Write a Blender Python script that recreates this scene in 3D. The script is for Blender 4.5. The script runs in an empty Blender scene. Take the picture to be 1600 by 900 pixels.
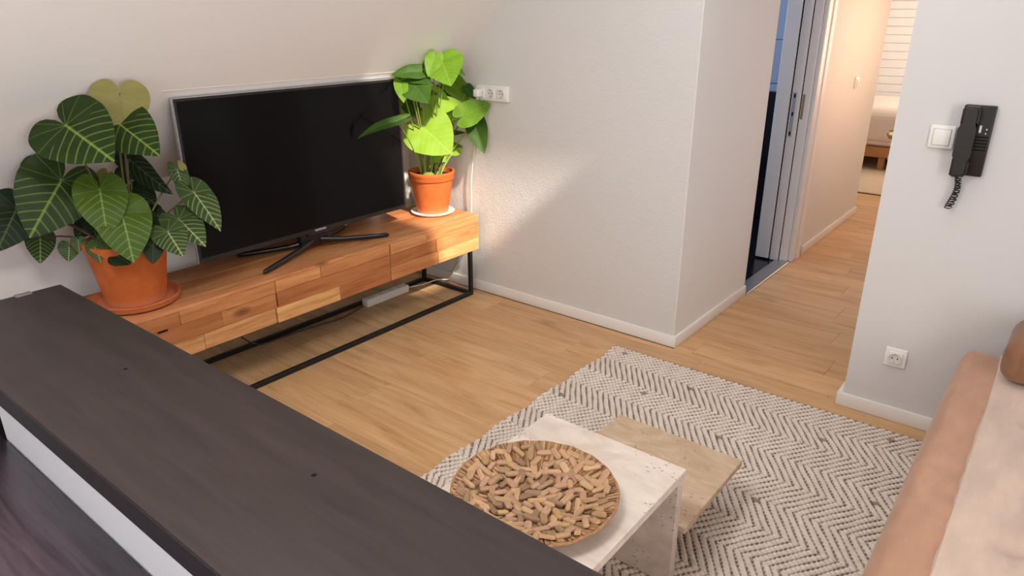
import bpy, bmesh, math, random
import numpy as np
from mathutils import Vector, Matrix
random.seed(7); rng = np.random.default_rng(7)
S = bpy.context.scene
COL = S.collection
V = Vector
PI = math.pi

# ------------------------------------------------------------------ camera
CAM_H = 1.55
FPX = 1109.9
YAW, PITCH = math.radians(38.4625), math.radians(21.207)
FWD = V((-math.sin(YAW)*math.cos(PITCH), math.cos(YAW)*math.cos(PITCH), -math.sin(PITCH)))
RGT = V((math.cos(YAW), math.sin(YAW), 0))
UPV = RGT.cross(FWD)
cam_d = bpy.data.cameras.new('camera'); cam = bpy.data.objects.new('camera', cam_d); COL.objects.link(cam)
cam_d.sensor_width = 36; cam_d.sensor_fit = 'HORIZONTAL'; cam_d.lens = FPX/1600*36
cam_d.clip_start = 0.02
cam.matrix_world = Matrix(((RGT.x, UPV.x, -FWD.x, 0), (RGT.y, UPV.y, -FWD.y, 0), (RGT.z, UPV.z, -FWD.z, CAM_H), (0, 0, 0, 1)))
S.camera = cam

# ------------------------------------------------------------------ world, sun, window light, added fill light, exposure
W = bpy.data.worlds.new('world'); S.world = W; W.use_nodes = True
W.node_tree.nodes['Background'].inputs[0].default_value = (0.80, 0.88, 1.0, 1)
W.node_tree.nodes['Background'].inputs[1].default_value = 1.6
SUN_DIR = V((-1.0, 0.25, -0.88)).normalized()
sd = bpy.data.lights.new('sun', 'SUN'); so = bpy.data.objects.new('sun', sd); COL.objects.link(so)
sd.energy = 7.5; sd.angle = math.radians(2.2); sd.color = (1.0, 0.90, 0.74)
so.rotation_euler = SUN_DIR.to_track_quat('-Z', 'Y').to_euler()
def area(name, loc, direction, sx, sy, power, color):
    d = bpy.data.lights.new(name, 'AREA'); o = bpy.data.objects.new(name, d); COL.objects.link(o)
    d.shape = 'RECTANGLE'; d.size = sx; d.size_y = sy; d.energy = power; d.color = color
    o.location = loc; o.rotation_euler = V(direction).to_track_quat('-Z', 'Z').to_euler()
    return o
area('gable_fill_light', (-0.9, -1.38, 1.40), (0, 1, 0), 2.3, 1.5, 14, (0.92, 0.95, 1.0))  # soft fill added behind the camera, its window is made up
area('side_fill_light', (1.82, -0.1, 1.45), (-1, -0.05, 0), 2.2, 1.3, 62, (1.0, 0.955, 0.92))  # strong fill added from the side, its window is made up
area('roof_window_daylight', (-0.76, 2.23, 2.385), (-0.15, 0, -1), 1.5, 0.5, 6, (1.0, 0.965, 0.94))
area('ceiling_fill_panel', (-1.15, 0.35, 2.385), (-0.15, 0.1, -1), 0.9, 0.6, 38, (1.0, 0.95, 0.90))  # overhead fill added to brighten the floor, no ceiling lamp known
area('bedroom_window_daylight', (-0.25, 8.6, 1.7), (-1, 0, 0), 1.8, 1.5, 58, (1.0, 0.84, 0.64))
area('hall_fill_light', (-0.57, 5.4, 1.45), (-1, 0, 0), 0.5, 1.5, 10, (1.0, 0.60, 0.38))  # warm fill added for the hall wall, no fixture known there
area('bathroom_cool_light', (-2.9, 4.4, 1.6), (1, 0, 0), 0.5, 0.7, 16, (0.62, 0.74, 1.0))  # cool area light inside the bathroom, no window modelled
S.view_settings.view_transform = 'Standard'; S.view_settings.look = 'None'
S.view_settings.exposure = 0.12; S.view_settings.gamma = 1.0; S.view_settings.use_curve_mapping = False

# ------------------------------------------------------------------ materials
def mat(name, color=(.8, .8, .8), rough=.5, spec=.5, metal=0, coat=0, sub=0):
    m = bpy.data.materials.new(name); m.use_nodes = True
    b = m.node_tree.nodes['Principled BSDF']
    b.inputs['Base Color'].default_value = (*color, 1); b.inputs['Roughness'].default_value = rough
    b.inputs['Specular IOR Level'].default_value = spec; b.inputs['Metallic'].default_value = metal
    b.inputs['Coat Weight'].default_value = coat
    return m
class NT:
    def __init__(s, m): s.t = m.node_tree; s.b = s.t.nodes['Principled BSDF']
    def n(s, ty, **kw):
        x = s.t.nodes.new(ty)
        for k, v in kw.items(): setattr(x, k, v)
        return x
    def l(s, a, b): s.t.links.new(a, b)
    def math(s, op, a, b=None, c=None):
        x = s.n('ShaderNodeMath', operation=op)
        for i, v in enumerate((a, b, c)):
            if v is None: continue
            if isinstance(v, (int, float)): x.inputs[i].default_value = v
            else: s.l(v, x.inputs[i])
        return x.outputs[0]
    def noise(s, vec, scale, detail=4, rough=.5, dist=0):
        x = s.n('ShaderNodeTexNoise'); x.inputs['Scale'].default_value = scale; x.inputs['Detail'].default_value = detail
        x.inputs['Roughness'].default_value = rough; x.inputs['Distortion'].default_value = dist
        if vec is not None: s.l(vec, x.inputs['Vector'])
        return x.outputs['Fac']
    def ramp(s, fac, stops):
        x = s.n('ShaderNodeValToRGB'); s.l(fac, x.inputs[0]); e = x.color_ramp.elements
        while len(e) < len(stops): e.new(.5)
        for q, (p, c) in zip(e, stops): q.position = p; q.color = (*c, 1) if len(c) == 3 else c
        return x.outputs[0]
    def mix(s, fac, a, b, mode='MIX'):
        x = s.n('ShaderNodeMix', data_type='RGBA', blend_type=mode)
        for sock, v in ((x.inputs[0], fac), (x.inputs[6], a), (x.inputs[7], b)):
            if isinstance(v, (int, float)): sock.default_value = v
            elif isinstance(v, tuple): sock.default_value = (*v, 1)
            else: s.l(v, sock)
        return x.outputs[2]
    def bump(s, h, strength=.3, dist=.01):
        x = s.n('ShaderNodeBump'); x.inputs['Strength'].default_value = strength; x.inputs['Distance'].default_value = dist
        s.l(h, x.inputs['Height']); s.l(x.outputs[0], s.b.inputs['Normal'])
    def obj(s): return s.n('ShaderNodeTexCoord').outputs['Object']
    def mapping(s, vec, scale=(1, 1, 1), loc=None):
        x = s.n('ShaderNodeMapping'); s.l(vec, x.inputs['Vector']); x.inputs['Scale'].default_value = scale
        if loc is not None: s.l(loc, x.inputs['Location'])
        return x.outputs[0]

def plaster(name, color, scale=120, strength=.25, dist=.004):
    m = mat(name, color, .85, .25); t = NT(m); o = t.obj()
    a = t.noise(o, scale, 3, .55); b = t.noise(o, scale*.23, 2)
    t.bump(t.math('ADD', a, t.math('MULTIPLY', b, .8)), strength, dist)
    c = t.noise(o, 1.3, 3)
    t.l(t.mix(t.math('MULTIPLY', c, .06), color, tuple(x*.86 for x in color)), t.b.inputs['Base Color'])
    return m
M = {}
M['wall'] = plaster('white_plaster', (.70, .685, .672), 95, .35, .005)
M['hall_paint'] = plaster('hall_white_paint', (.82, .80, .79), 60, .05, .002)
M['wall_smooth'] = plaster('smooth_white_paint', (.70, .685, .677), 60, .05, .002)
M['ceil'] = plaster('slope_plaster', (.88, .845, .83), 70, .10, .003)
M['bath_paint'] = plaster('blue_grey_tile', (.36, .42, .52), 40, .04, .002)
M['base'] = mat('white_lacquer', (.86, .83, .80), .35, .4)
M['frame_white'] = mat('door_frame_paint', (.82, .81, .80), .3, .45)
M['white_plastic'] = mat('white_plastic', (.86, .84, .80), .3, .5)
M['socket_in'] = mat('socket_inner_plastic', (.74, .72, .69), .35, .5)
M['hole'] = mat('dark_hole', (.01, .01, .01), .8, .1)
M['black_tile'] = mat('black_tile', (.008, .008, .012), .15, .5)
M['grout'] = mat('grout', (.22, .22, .24), .8)
M['steel'] = mat('brushed_steel', (.55, .55, .57), .35, .5, 1)
M['clip'] = mat('grey_plastic_clip', (.16, .14, .14), .4)
M['gap'] = mat('shadow_gap_plastic', (.20, .17, .15), .6)
M['brass'] = mat('aged_brass', (.45, .34, .16), .3, .5, 1)
M['black_metal'] = mat('black_steel', (.012, .011, .011), .42, .4)
M['gloss_black'] = mat('gloss_black_plastic', (.012, .011, .012), .16, .5)
M['screen'] = mat('tv_screen', (.003, .0025, .003), .16, .16)
M['tv_body'] = mat('tv_bezel', (.014, .012, .012), .22, .5)
M['silver'] = mat('silver_trim', (.62, .62, .63), .3, .5, .7)
M['intercom'] = mat('dark_brown_plastic', (.020, .0135, .011), .38, .45)
M['intercom2'] = mat('dark_brown_plastic_plate', (.013, .009, .0075), .42, .4)
M['white_logo'] = mat('white_print', (.75, .75, .75), .4)
M['black_edge'] = mat('black_lacquer', (.02, .018, .022), .28, .5)
M['pale_paint'] = mat('white_melamine', (.88, .88, .92), .4, .4)
M['soil'] = mat('potting_soil', (.02, .012, .008), .95, .1)
M['white_ceramic'] = mat('white_ceramic', (.84, .82, .78), .3, .5)
M['cable'] = mat('white_cable', (.78, .75, .70), .45)
M['bedding'] = mat('pink_white_bedding', (.84, .72, .69), .9, .1)
M['carpet'] = plaster('beige_carpet', (.66, .52, .40), 200, .6, .01)
M['bed_wood'] = mat('orange_pine', (.42, .19, .065), .45)
M['glass'] = mat('window_glass', (.9, .95, 1), .02, .5); NT(M['glass']).b.inputs['Transmission Weight'].default_value = 1

def lam_black():
    m = mat('black_brown_laminate', (.03, .02, .02), .5, .32); t = NT(m); o = t.obj()
    v = t.mapping(o, (1.2, 14, 14)); g = t.noise(v, 3, 6, .6, .4)
    t.l(t.ramp(g, [(.3, (.026, .0175, .0165)), (.75, (.044, .031, .029))]), t.b.inputs['Base Color'])
    t.l(t.math('ADD', t.math('MULTIPLY', t.noise(o, 9, 4), .10), .45), t.b.inputs['Roughness'])
    t.bump(g, .02, .002)
    return m
M['black_lam'] = lam_black()
def dark_wood():
    m = mat('dark_stained_board', (.03, .02, .02), .3, .45); t = NT(m); o = t.obj()
    g = t.noise(t.mapping(o, (1.5, 20, 20)), 2.5, 7, .65, .8)
    t.l(t.ramp(g, [(.3, (.012, .008, .013)), (.7, (.050, .034, .045))]), t.b.inputs['Base Color'])
    t.bump(g, .12, .004)
    return m
M['dark_wood'] = dark_wood()

def wood(name, axis, stops, gs=1.0, knots=0.0, rough=.5, bump=.05, objcolor=True, spec=.35):
    """board wood; grain along axis (0 x, 1 y); tint from the object's colour"""
    m = mat(name, (.5, .3, .15), rough, spec); t = NT(m)
    tc = t.n('ShaderNodeTexCoord'); info = t.n('ShaderNodeObjectInfo')
    comb = t.n('ShaderNodeCombineXYZ')
    for i, k in enumerate((37., 53., 71.)): t.l(t.math('MULTIPLY', info.outputs['Random'], k), comb.inputs[i])
    va = t.n('ShaderNodeVectorMath', operation='ADD'); t.l(tc.outputs['Object'], va.inputs[0]); t.l(comb.outputs[0], va.inputs[1])
    sc = [9*gs]*3; sc[axis] = 1.0*gs
    v = t.mapping(va.outputs[0], tuple(sc))
    warp = t.noise(v, .9, 2)
    g1 = t.noise(v, 2.2, 8, .62, .7)
    sc2 = [60*gs]*3; sc2[axis] = 2.2*gs
    g2 = t.noise(t.mapping(va.outputs[0], tuple(sc2)), 2.0, 5, .6)
    f = t.math('ADD', t.math('MULTIPLY', g1, .72), t.math('MULTIPLY', g2, .28))
    c = t.ramp(f, stops)
    if knots > 0:
        sk = [5.5*gs]*3; sk[axis] = 2.6*gs
        vk = t.n('ShaderNodeTexVoronoi'); t.l(t.mapping(va.outputs[0], tuple(sk)), vk.inputs['Vector']); vk.inputs['Scale'].default_value = 1.0
        kk = t.ramp(vk.outputs['Distance'], [(.0, (1, 1, 1)), (.10, (.55, .55, .55)), (.17, (0, 0, 0))])
        c = t.mix(t.math('MULTIPLY', kk, knots), c, tuple(x*.22 for x in stops[0][1]))
    if objcolor: c = t.mix(1.0, c, info.outputs['Color'], 'MULTIPLY')
    t.l(c, t.b.inputs['Base Color'])
    t.bump(f, bump, .003)
    return m
M['floor'] = wood('oak_vinyl_plank', 0, [(.26, (.37, .190, .078)), (.42, (.58, .335, .157)), (.55, (.69, .420, .212)), (.76, (.78, .52, .295))], .8, .30, .40, .03)
M['acacia'] = wood('reclaimed_wood', 1, [(.28, (.30, .105, .038)), (.46, (.50, .215, .085)), (.60, (.60, .29, .125)), (.8, (.70, .39, .19))], 1.25, .85, .48, .07)
M['chip'] = wood('driftwood', 0, [(.25, (.27, .150, .076)), (.5, (.46, .285, .160)), (.75, (.58, .385, .23))], 6, 0, .8, .25)
M['reed'] = wood('reed', 0, [(.3, (.22, .11, .046)), (.55, (.42, .235, .115)), (.8, (.54, .33, .18))], 5, 0, .8, .2)

def reed_mat():
    m = mat('reed_strands', (.4, .22, .1), .8, .2); t = NT(m)
    g = t.n('ShaderNodeNewGeometry').outputs['Random Per Island']
    t.l(t.ramp(g, [(.0, (.12, .055, .022)), (.35, (.30, .16, .075)), (.7, (.46, .27, .14)), (1., (.58, .37, .21))]), t.b.inputs['Base Color'])
    return m
M['reeds'] = reed_mat()
def terracotta():
    m = mat('terracotta', (.55, .17, .05), .75, .25); t = NT(m); o = t.obj()
    n = t.noise(o, 14, 5, .6); f = t.noise(o, 120, 3)
    c = t.ramp(n, [(.3, (.47, .105, .022)), (.7, (.60, .155, .040))])
    sep = t.n('ShaderNodeSeparateXYZ'); t.l(o, sep.inputs[0])
    lime = t.math('MULTIPLY', t.ramp(t.math('ADD', sep.outputs[2], t.math('MULTIPLY', n, .03)), [(.012, (1, 1, 1)), (.05, (0, 0, 0))]), .35)
    t.l(t.mix(lime, c, (.66, .42, .30)), t.b.inputs['Base Color']); t.bump(f, .08, .003)
    return m
M['terracotta'] = terracotta()
def travertine(name, a, b, c, veins=0.):
    m = mat(name, a, .42, .4); t = NT(m); o = t.obj()
    n = t.noise(t.mapping(o, (3, 7, 7)), 1.6, 7, .62, 1.2)
    col = t.ramp(n, [(.32, c), (.5, a), (.68, b)])
    pits = t.n('ShaderNodeTexVoronoi'); t.l(t.mapping(o, (45, 90, 90)), pits.inputs['Vector']); pits.inputs['Scale'].default_value = 1
    pm = t.math('LESS_THAN', pits.outputs['Distance'], .20)
    gate = t.math('GREATER_THAN', t.noise(o, 9, 3), .53)
    pm = t.math('MULTIPLY', pm, gate)
    t.l(t.mix(t.math('MULTIPLY', pm, .7), col, tuple(x*.35 for x in c)), t.b.inputs['Base Color'])
    t.bump(t.math('SUBTRACT', t.math('MULTIPLY', n, .15), pm), .35, .004)
    return m
M['trav'] = travertine('pale_travertine', (.70, .60, .52), (.78, .69, .61), (.62, .51, .42))
M['trav2'] = travertine('honey_travertine', (.56, .41, .275), (.68, .54, .41), (.46, .31, .185))
def suede(name, col, sc=35):
    m = mat(name, col, .92, .12); t = NT(m); o = t.obj()
    n = t.noise(t.mapping(o, (1, .35, 1)), 14, 4, .6); f = t.noise(o, sc*14, 2)
    t.l(t.ramp(n, [(.3, tuple(x*.86 for x in col)), (.7, tuple(min(1, x*1.1) for x in col))]), t.b.inputs['Base Color'])
    t.bump(f, .06, .002); t.b.inputs['Sheen Weight'].default_value = .25
    return m
M['tan'] = suede('tan_microfibre', (.52, .29, .185))
M['tan2'] = suede('brown_microfibre', (.27, .135, .075))
M['beige'] = suede('cream_microfibre', (.66, .50, .405))
def rug_mat():
    m = mat('wool_jute_weave', (.7, .6, .5), .95, .08); t = NT(m)
    a = t.n('ShaderNodeAttribute', attribute_name='weave'); o = t.obj()
    n = t.noise(o, 45, 3); n2 = t.noise(o, 420, 2); big = t.noise(o, 2.5, 3)
    cream = t.ramp(t.math('ADD', t.math('MULTIPLY', n, .6), t.math('MULTIPLY', n2, .4)), [(.3, (.74, .63, .545)), (.7, (.90, .81, .725))])
    cream = t.mix(t.math('MULTIPLY', t.ramp(big, [(.45, (0, 0, 0)), (.7, (1, 1, 1))]), .25), cream, (.74, .60, .515))
    t.l(t.mix(a.outputs['Fac'], (.13, .072, .038), cream), t.b.inputs['Base Color'])
    t.bump(n2, .35, .004)
    return m
M['rug'] = rug_mat()
M['rug_edge'] = suede('jute_binding', (.34, .21, .12))

def leaf_mat(name, base, dark, vein, vein_w=.02, n_side=6.5, slope=.55, vein_str=1., trans=.25, rough=.5):
    m = mat(name, base, rough, .22); t = NT(m)
    uv = t.n('ShaderNodeUVMap', uv_map='leaf'); sep = t.n('ShaderNodeSeparateXYZ'); t.l(uv.outputs[0], sep.inputs[0])
    x = t.math('ABSOLUTE', sep.outputs[0]); y = sep.outputs[1]
    # side veins leave the midrib and bow towards the tip
    s = t.math('SUBTRACT', y, t.math('ADD', t.math('MULTIPLY', x, slope), t.math('MULTIPLY', t.math('MULTIPLY', x, x), .5)))
    fr = t.math('ABSOLUTE', t.math('SUBTRACT', t.math('FRACT', t.math('MULTIPLY', s, n_side)), .5))
    side = t.math('SUBTRACT', 1, t.math('MINIMUM', t.math('DIVIDE', fr, vein_w*n_side), 1))
    ang = t.math('ARCTAN2', x, y)
    fa = t.math('ABSOLUTE', t.math('SUBTRACT', t.math('FRACT', t.math('MULTIPLY', ang, 1.75)), .5))
    r = t.math('SQRT', t.math('ADD', t.math('MULTIPLY', x, x), t.math('MULTIPLY', y, y)))
    rad = t.math('SUBTRACT', 1, t.math('MINIMUM', t.math('DIVIDE', t.math('MULTIPLY', fa, r), vein_w*.62), 1))
    lobe = t.math('GREATER_THAN', ang, 1.12)
    vv = t.math('ADD', t.math('MULTIPLY', side, t.math('SUBTRACT', 1, lobe)), t.math('MULTIPLY', rad, lobe))
    mid = t.math('MULTIPLY', t.math('SUBTRACT', 1, t.math('MINIMUM', t.math('DIVIDE', x, vein_w*1.3), 1)), t.math('GREATER_THAN', y, -.02))
    vv = t.math('MULTIPLY', t.math('MINIMUM', t.math('ADD', t.math('MULTIPLY', vv, .62), mid), 1), vein_str)
    n = t.noise(t.obj(), 22, 3)
    c = t.mix(n, dark, base)
    c = t.mix(vv, c, vein)
    t.l(c, t.b.inputs['Base Color'])
    t.bump(t.math('SUBTRACT', 1, vv), .25, .004)
    tr = t.n('ShaderNodeBsdfTranslucent'); t.l(c, tr.inputs['Color'])
    ms = t.n('ShaderNodeMixShader'); ms.inputs[0].default_value = trans
    out = t.t.nodes['Material Output']; t.l(t.b.outputs[0], ms.inputs[1]); t.l(tr.outputs[0], ms.inputs[2]); t.l(ms.outputs[0], out.inputs[0])
    return m
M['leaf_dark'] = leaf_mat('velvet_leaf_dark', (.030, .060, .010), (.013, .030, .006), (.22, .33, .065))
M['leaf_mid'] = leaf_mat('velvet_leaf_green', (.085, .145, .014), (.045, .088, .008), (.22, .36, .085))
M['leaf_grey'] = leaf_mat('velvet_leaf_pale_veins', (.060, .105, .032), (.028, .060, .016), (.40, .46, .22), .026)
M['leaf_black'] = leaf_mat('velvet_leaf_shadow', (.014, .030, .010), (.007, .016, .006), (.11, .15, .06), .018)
M['leaf_under'] = leaf_mat('leaf_underside', (.30, .27, .085), (.22, .20, .06), (.24, .19, .06), .02, 6.5, .55, .7)
M['leaf_lime'] = leaf_mat('lime_leaf', (.33, .52, .055), (.24, .42, .035), (.46, .62, .13), .012, 6, .7, .55, .35)
M['leaf_green'] = leaf_mat('fresh_green_leaf', (.16, .30, .022), (.10, .21, .014), (.30, .44, .07), .012, 6, .7, .55, .35)
M['leaf_deep'] = leaf_mat('deep_green_leaf', (.050, .115, .012), (.030, .075, .009), (.10, .18, .03), .012, 6, .7, .5, .3)
M['stem'] = mat('leaf_stalk', (.085, .075, .025), .5); M['stem_red'] = mat('reddish_stalk', (.075, .030, .020), .5)
M['stem_lime'] = mat('green_stalk', (.22, .27, .06), .5)

# ------------------------------------------------------------------ mesh helpers
def link(name, me, m, parent=None, loc=None):
    o = bpy.data.objects.new(name, me); COL.objects.link(o)
    if m is not None and len(me.materials) == 0: me.materials.append(m)
    if parent is not None: o.parent = parent
    if loc is not None: o.location = loc
    return o
def tag(o, label=None, cat=None, group=None, kind=None):
    for k, v in (('label', label), ('category', cat), ('group', group), ('kind', kind)):
        if v: o[k] = v
    return o
def empty(name, loc, label=None, cat=None, group=None, rz=0):
    o = bpy.data.objects.new(name, None); COL.objects.link(o); o.location = loc; o.rotation_euler = (0, 0, rz); o.empty_display_size = .05
    return tag(o, label, cat, group)
def smooth(me, on=True): me.polygons.foreach_set('use_smooth', [on]*len(me.polygons)); return me
class MB:
    def __init__(s): s.bm = bmesh.new()
    def box(s, a, b, bev=0, seg=1):
        t = bmesh.new(); bmesh.ops.create_cube(t, size=1)
        c = [(a[i]+b[i])/2 for i in range(3)]; d = [abs(b[i]-a[i]) for i in range(3)]
        for v in t.verts: v.co = V((c[0]+v.co.x*d[0], c[1]+v.co.y*d[1], c[2]+v.co.z*d[2]))
        if bev: bmesh.ops.bevel(t, geom=t.edges[:], offset=min(bev, min(d)*.49), segments=seg, affect='EDGES', profile=.5)
        s.merge(t); return s
    def merge(s, t, mtx=None):
        if mtx is not None: bmesh.ops.transform(t, matrix=mtx, verts=t.verts[:])
        me = bpy.data.meshes.new('tmp'); t.to_mesh(me); t.free(); s.bm.from_mesh(me); bpy.data.meshes.remove(me)
    def tube(s, pts, r, n=8, cap=True):
        pts = [V(p) for p in pts]; rr = r if isinstance(r, (list, tuple)) else [r]*len(pts); rings = []
        up = None
        for i, p in enumerate(pts):
            d = (pts[min(i+1, len(pts)-1)]-pts[max(i-1, 0)]).normalized()
            if up is None: up = V((0, 0, 1)) if abs(d.z) < .9 else V((1, 0, 0))
            a = d.cross(up).normalized(); b = a.cross(d).normalized(); up = b
            rings.append([s.bm.verts.new(p+(a*math.cos(2*PI*k/n)+b*math.sin(2*PI*k/n))*rr[i]) for k in range(n)])
        for u, w in zip(rings, rings[1:]):
            for k in range(n): s.bm.faces.new((u[k], u[(k+1) % n], w[(k+1) % n], w[k]))
        if cap: s.bm.faces.new(rings[0][::-1]); s.bm.faces.new(rings[-1])
        return s
    def lathe(s, prof, n=40, c=(0, 0, 0)):
        rings = []
        for r, z in prof:
            rings.append([s.bm.verts.new((c[0]+r*math.cos(2*PI*k/n), c[1]+r*math.sin(2*PI*k/n), c[2]+z)) for k in range(n)] if r > 1e-6 else [s.bm.verts.new((c[0], c[1], c[2]+z))])
        for u, w in zip(rings, rings[1:]):
            for k in range(n):
                a, b = u[k % len(u)], u[(k+1) % len(u)]; d, e = w[k % len(w)], w[(k+1) % len(w)]
                vs = []
                for q in (a, b, e, d):
                    if q not in vs: vs.append(q)
                if len(vs) > 2: s.bm.faces.new(vs)
        return s
    def prism(s, poly, axis, a, b):
        """poly: 2D outline in the plane across axis; extruded from a to b"""
        def pt(u, w, t): return {0: (t, u, w), 1: (u, t, w), 2: (u, w, t)}[axis]
        A = [s.bm.verts.new(pt(u, w, a)) for u, w in poly]; B = [s.bm.verts.new(pt(u, w, b)) for u, w in poly]
        n = len(poly)
        for i in range(n): s.bm.faces.new((A[i], A[(i+1) % n], B[(i+1) % n], B[i]))
        s.bm.faces.new(A[::-1]); s.bm.faces.new(B)
        return s
    def mesh(s, name, sm=False):
        bmesh.ops.recalc_face_normals(s.bm, faces=s.bm.faces[:])
        me = bpy.data.meshes.new(name); s.bm.to_mesh(me); s.bm.free()
        if sm:
            smooth(me)
            try: me.set_sharp_from_angle(angle=math.radians(40))
            except Exception: pass
        return me
    def build(s, name, m, parent=None, sm=False, loc=None): return link(name, s.mesh(name, sm), m, parent, loc)
def box(name, a, b, m, parent=None, bev=0, seg=1): return MB().box(a, b, bev, seg).build(name, m, parent, bev > 0 and seg > 1)
def struct(o): o['kind'] = 'structure'; return o
def bez(p0, p1, p2, n=10): return [V(p0)*(1-t)**2+V(p1)*2*t*(1-t)+V(p2)*t*t for t in [i/(n-1) for i in range(n)]]
def catmull(pts, n=8):
    pts = [V(p) for p in pts]; out = []
    for i in range(len(pts)-1):
        p0, p1, p2, p3 = pts[max(i-1, 0)], pts[i], pts[i+1], pts[min(i+2, len(pts)-1)]
        for k in range(n):
            t = k/n; out.append(.5*((2*p1)+(p2-p0)*t+(2*p0-5*p1+4*p2-p3)*t*t+(3*p1-p0-3*p2+p3)*t**3))
    return out+[pts[-1]]
def at(px, py, depth):
    """point of the room that lies depth metres in front of the photographer along a sight line"""
    return V((0, 0, CAM_H))+(FWD+RGT*((px-800)/FPX)-UPV*((py-450)/FPX))*depth

# ------------------------------------------------------------------ the room shell
XW = -3.18                       # low wall behind the television
YB = 2.995                       # wall with the triple socket
XH = -1.355                      # hall wall
ZC, SL = 0.860, 1.009            # where the slope starts, its rise
CZ = 2.4
XF = XW+(CZ-ZC)/SL
struct(box('wall_left', (XW-.1, -1.5, 0), (XW, YB, ZC), M['ceil']))
struct(MB().prism([(XW, ZC), (XF, CZ), (XF-.1, CZ+.02), (XW-.1, ZC)], 1, -1.5, YB).build('ceiling', M['ceil']))
# flat ceiling with two roof-window openings
H1 = (-1.52, 0.0, 1.97, 2.56); H2 = (0.0, 1.30, -0.60, -0.18)
cf = MB()
for x0, x1, y0, y1 in ((XF-.1, 1.9, H1[3], YB), (XF-.1, H1[0], H1[2], H1[3]), (H1[1], 1.9, H1[2], H1[3]), (XF-.1, 1.9, H2[3], H1[2]), (XF-.1, H2[0], H2[2], H2[3]), (H2[1], 1.9, H2[2], H2[3]), (XF-.1, 1.9, -1.5, H2[2])):
    cf.box((x0, y0, CZ), (x1, y1, CZ+.06))
struct(cf.build('ceiling', M['wall_smooth']))
for i, H in enumerate((H1, H2)):
    w = empty('window_%d' % (i+1), ((H[0]+H[1])/2, (H[2]+H[3])/2, CZ)); struct(w)
    f = MB(); e = .03
    for a, b in (((H[0], H[2], 0), (H[1], H[2]+e, .1)), ((H[0], H[3]-e, 0), (H[1], H[3], .1)), ((H[0], H[2]+e, 0), (H[0]+e, H[3]-e, .1)), ((H[1]-e, H[2]+e, 0), (H[1], H[3]-e, .1))):
        c = w.location; f.box((a[0]-c.x, a[1]-c.y, .0), (b[0]-c.x, b[1]-c.y, .1))
    f.build('window_frame', M['frame_white'], w)
for nm, c, half, ax in (('window_3', V((-.9, -1.5, 1.40)), (1.15, .75), 0), ('window_4', V((1.9, -.1, 1.45)), (1.1, .65), 1)):  # unseen made-up frames, added around the front and side fill lights
    w = struct(empty(nm, c)); f = MB(); a_, b_ = half; e = .05
    for u0, u1, v0, v1 in ((-a_-e, a_+e, b_, b_+e), (-a_-e, a_+e, -b_-e, -b_), (-a_-e, -a_, -b_, b_), (a_, a_+e, -b_, b_), (-.025, .025, -b_, b_)):
        if ax == 0: f.box((u0, 0, v0), (u1, .05, v1))
        else: f.box((-.05, u0, v0), (0, u1, v1))
    f.build('window_frame', M['frame_white'], w)
struct(box('wall_back', (XW-.1, YB, 0), (XH-.004, YB+.1, CZ+.1), M['wall']))
struct(MB().box((XH-.1, YB+.1, 0), (XH, 3.905, CZ)).box((XH-.004, YB, 0), (XH, YB+.1, CZ)).build('wall_hall_left', M['hall_paint']))
struct(box('wall_hall_left', (XH-.1, 4.70, 0), (XH+.02, 6.23, CZ), M['hall_paint']))
struct(box('wall_hall_lintel', (XH-.1, 3.905, 2.06), (XH, 4.70, CZ), M['wall_smooth']))
struct(box('wall_right', (-.544, 2.93, 0), (1.9, 3.05, CZ+.1), M['wall_smooth']))
struct(box('wall_hall_right', (-.544, 4.05, 0), (-.444, 6.3, CZ), M['wall_smooth']))
struct(box('wall_hall_right', (-.544, 3.05, 2.06), (-.444, 4.05, CZ), M['wall_smooth']))
struct(box('wall_hall_right', (-.544, 3.05, 0), (-.444, 3.13, 2.06), M['wall_smooth']))
struct(box('ceiling', (-1.46, YB+.1, CZ), (-.44, 6.3, CZ+.06), M['wall_smooth']))
struct(box('ceiling', (-3.3, 6.3, CZ), (.1, 10.2, CZ+.06), M['wall_smooth']))
struct(box('wall_side', (1.9, -1.5, 0), (2.0, 3.05, CZ+.1), M['wall_smooth']))
struct(box('wall_front', (XW-.1, -1.6, 0), (2.0, -1.5, CZ+.1), M['wall_smooth']))
struct(box('wall_bedroom_left', (-3.3, 6.13, 0), (-3.2, 10.2, CZ), M['wall_smooth']))
struct(box('wall_bedroom_front', (-3.3, 6.13, 0), (XH-.1, 6.23, CZ), M['wall_smooth']))
struct(box('wall_bedroom_right', (0, 6.3, 0), (.1, 10.2, CZ), M['wall_smooth']))
struct(box('wall_bedroom_right', (-.444, 6.2, 0), (.1, 6.3, CZ), M['wall_smooth']))
# bathroom behind the hall wall
struct(box('wall_bathroom_left', (-3.1, YB+.1, 0), (-3.0, 5.7, CZ), M['bath_paint']))
struct(box('ceiling', (-3.1, YB+.1, CZ), (-1.45, 5.7, CZ+.06), M['wall_smooth']))
# slim white strip for an unexplained pale line on the slope above the television
struct(MB().prism([(-2.7765, 1.266), (-2.7705, 1.272), (-2.7745, 1.276), (-2.7805, 1.270)], 1, 1.352, 2.56).build('pale_strip_1', M['base']))

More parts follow.
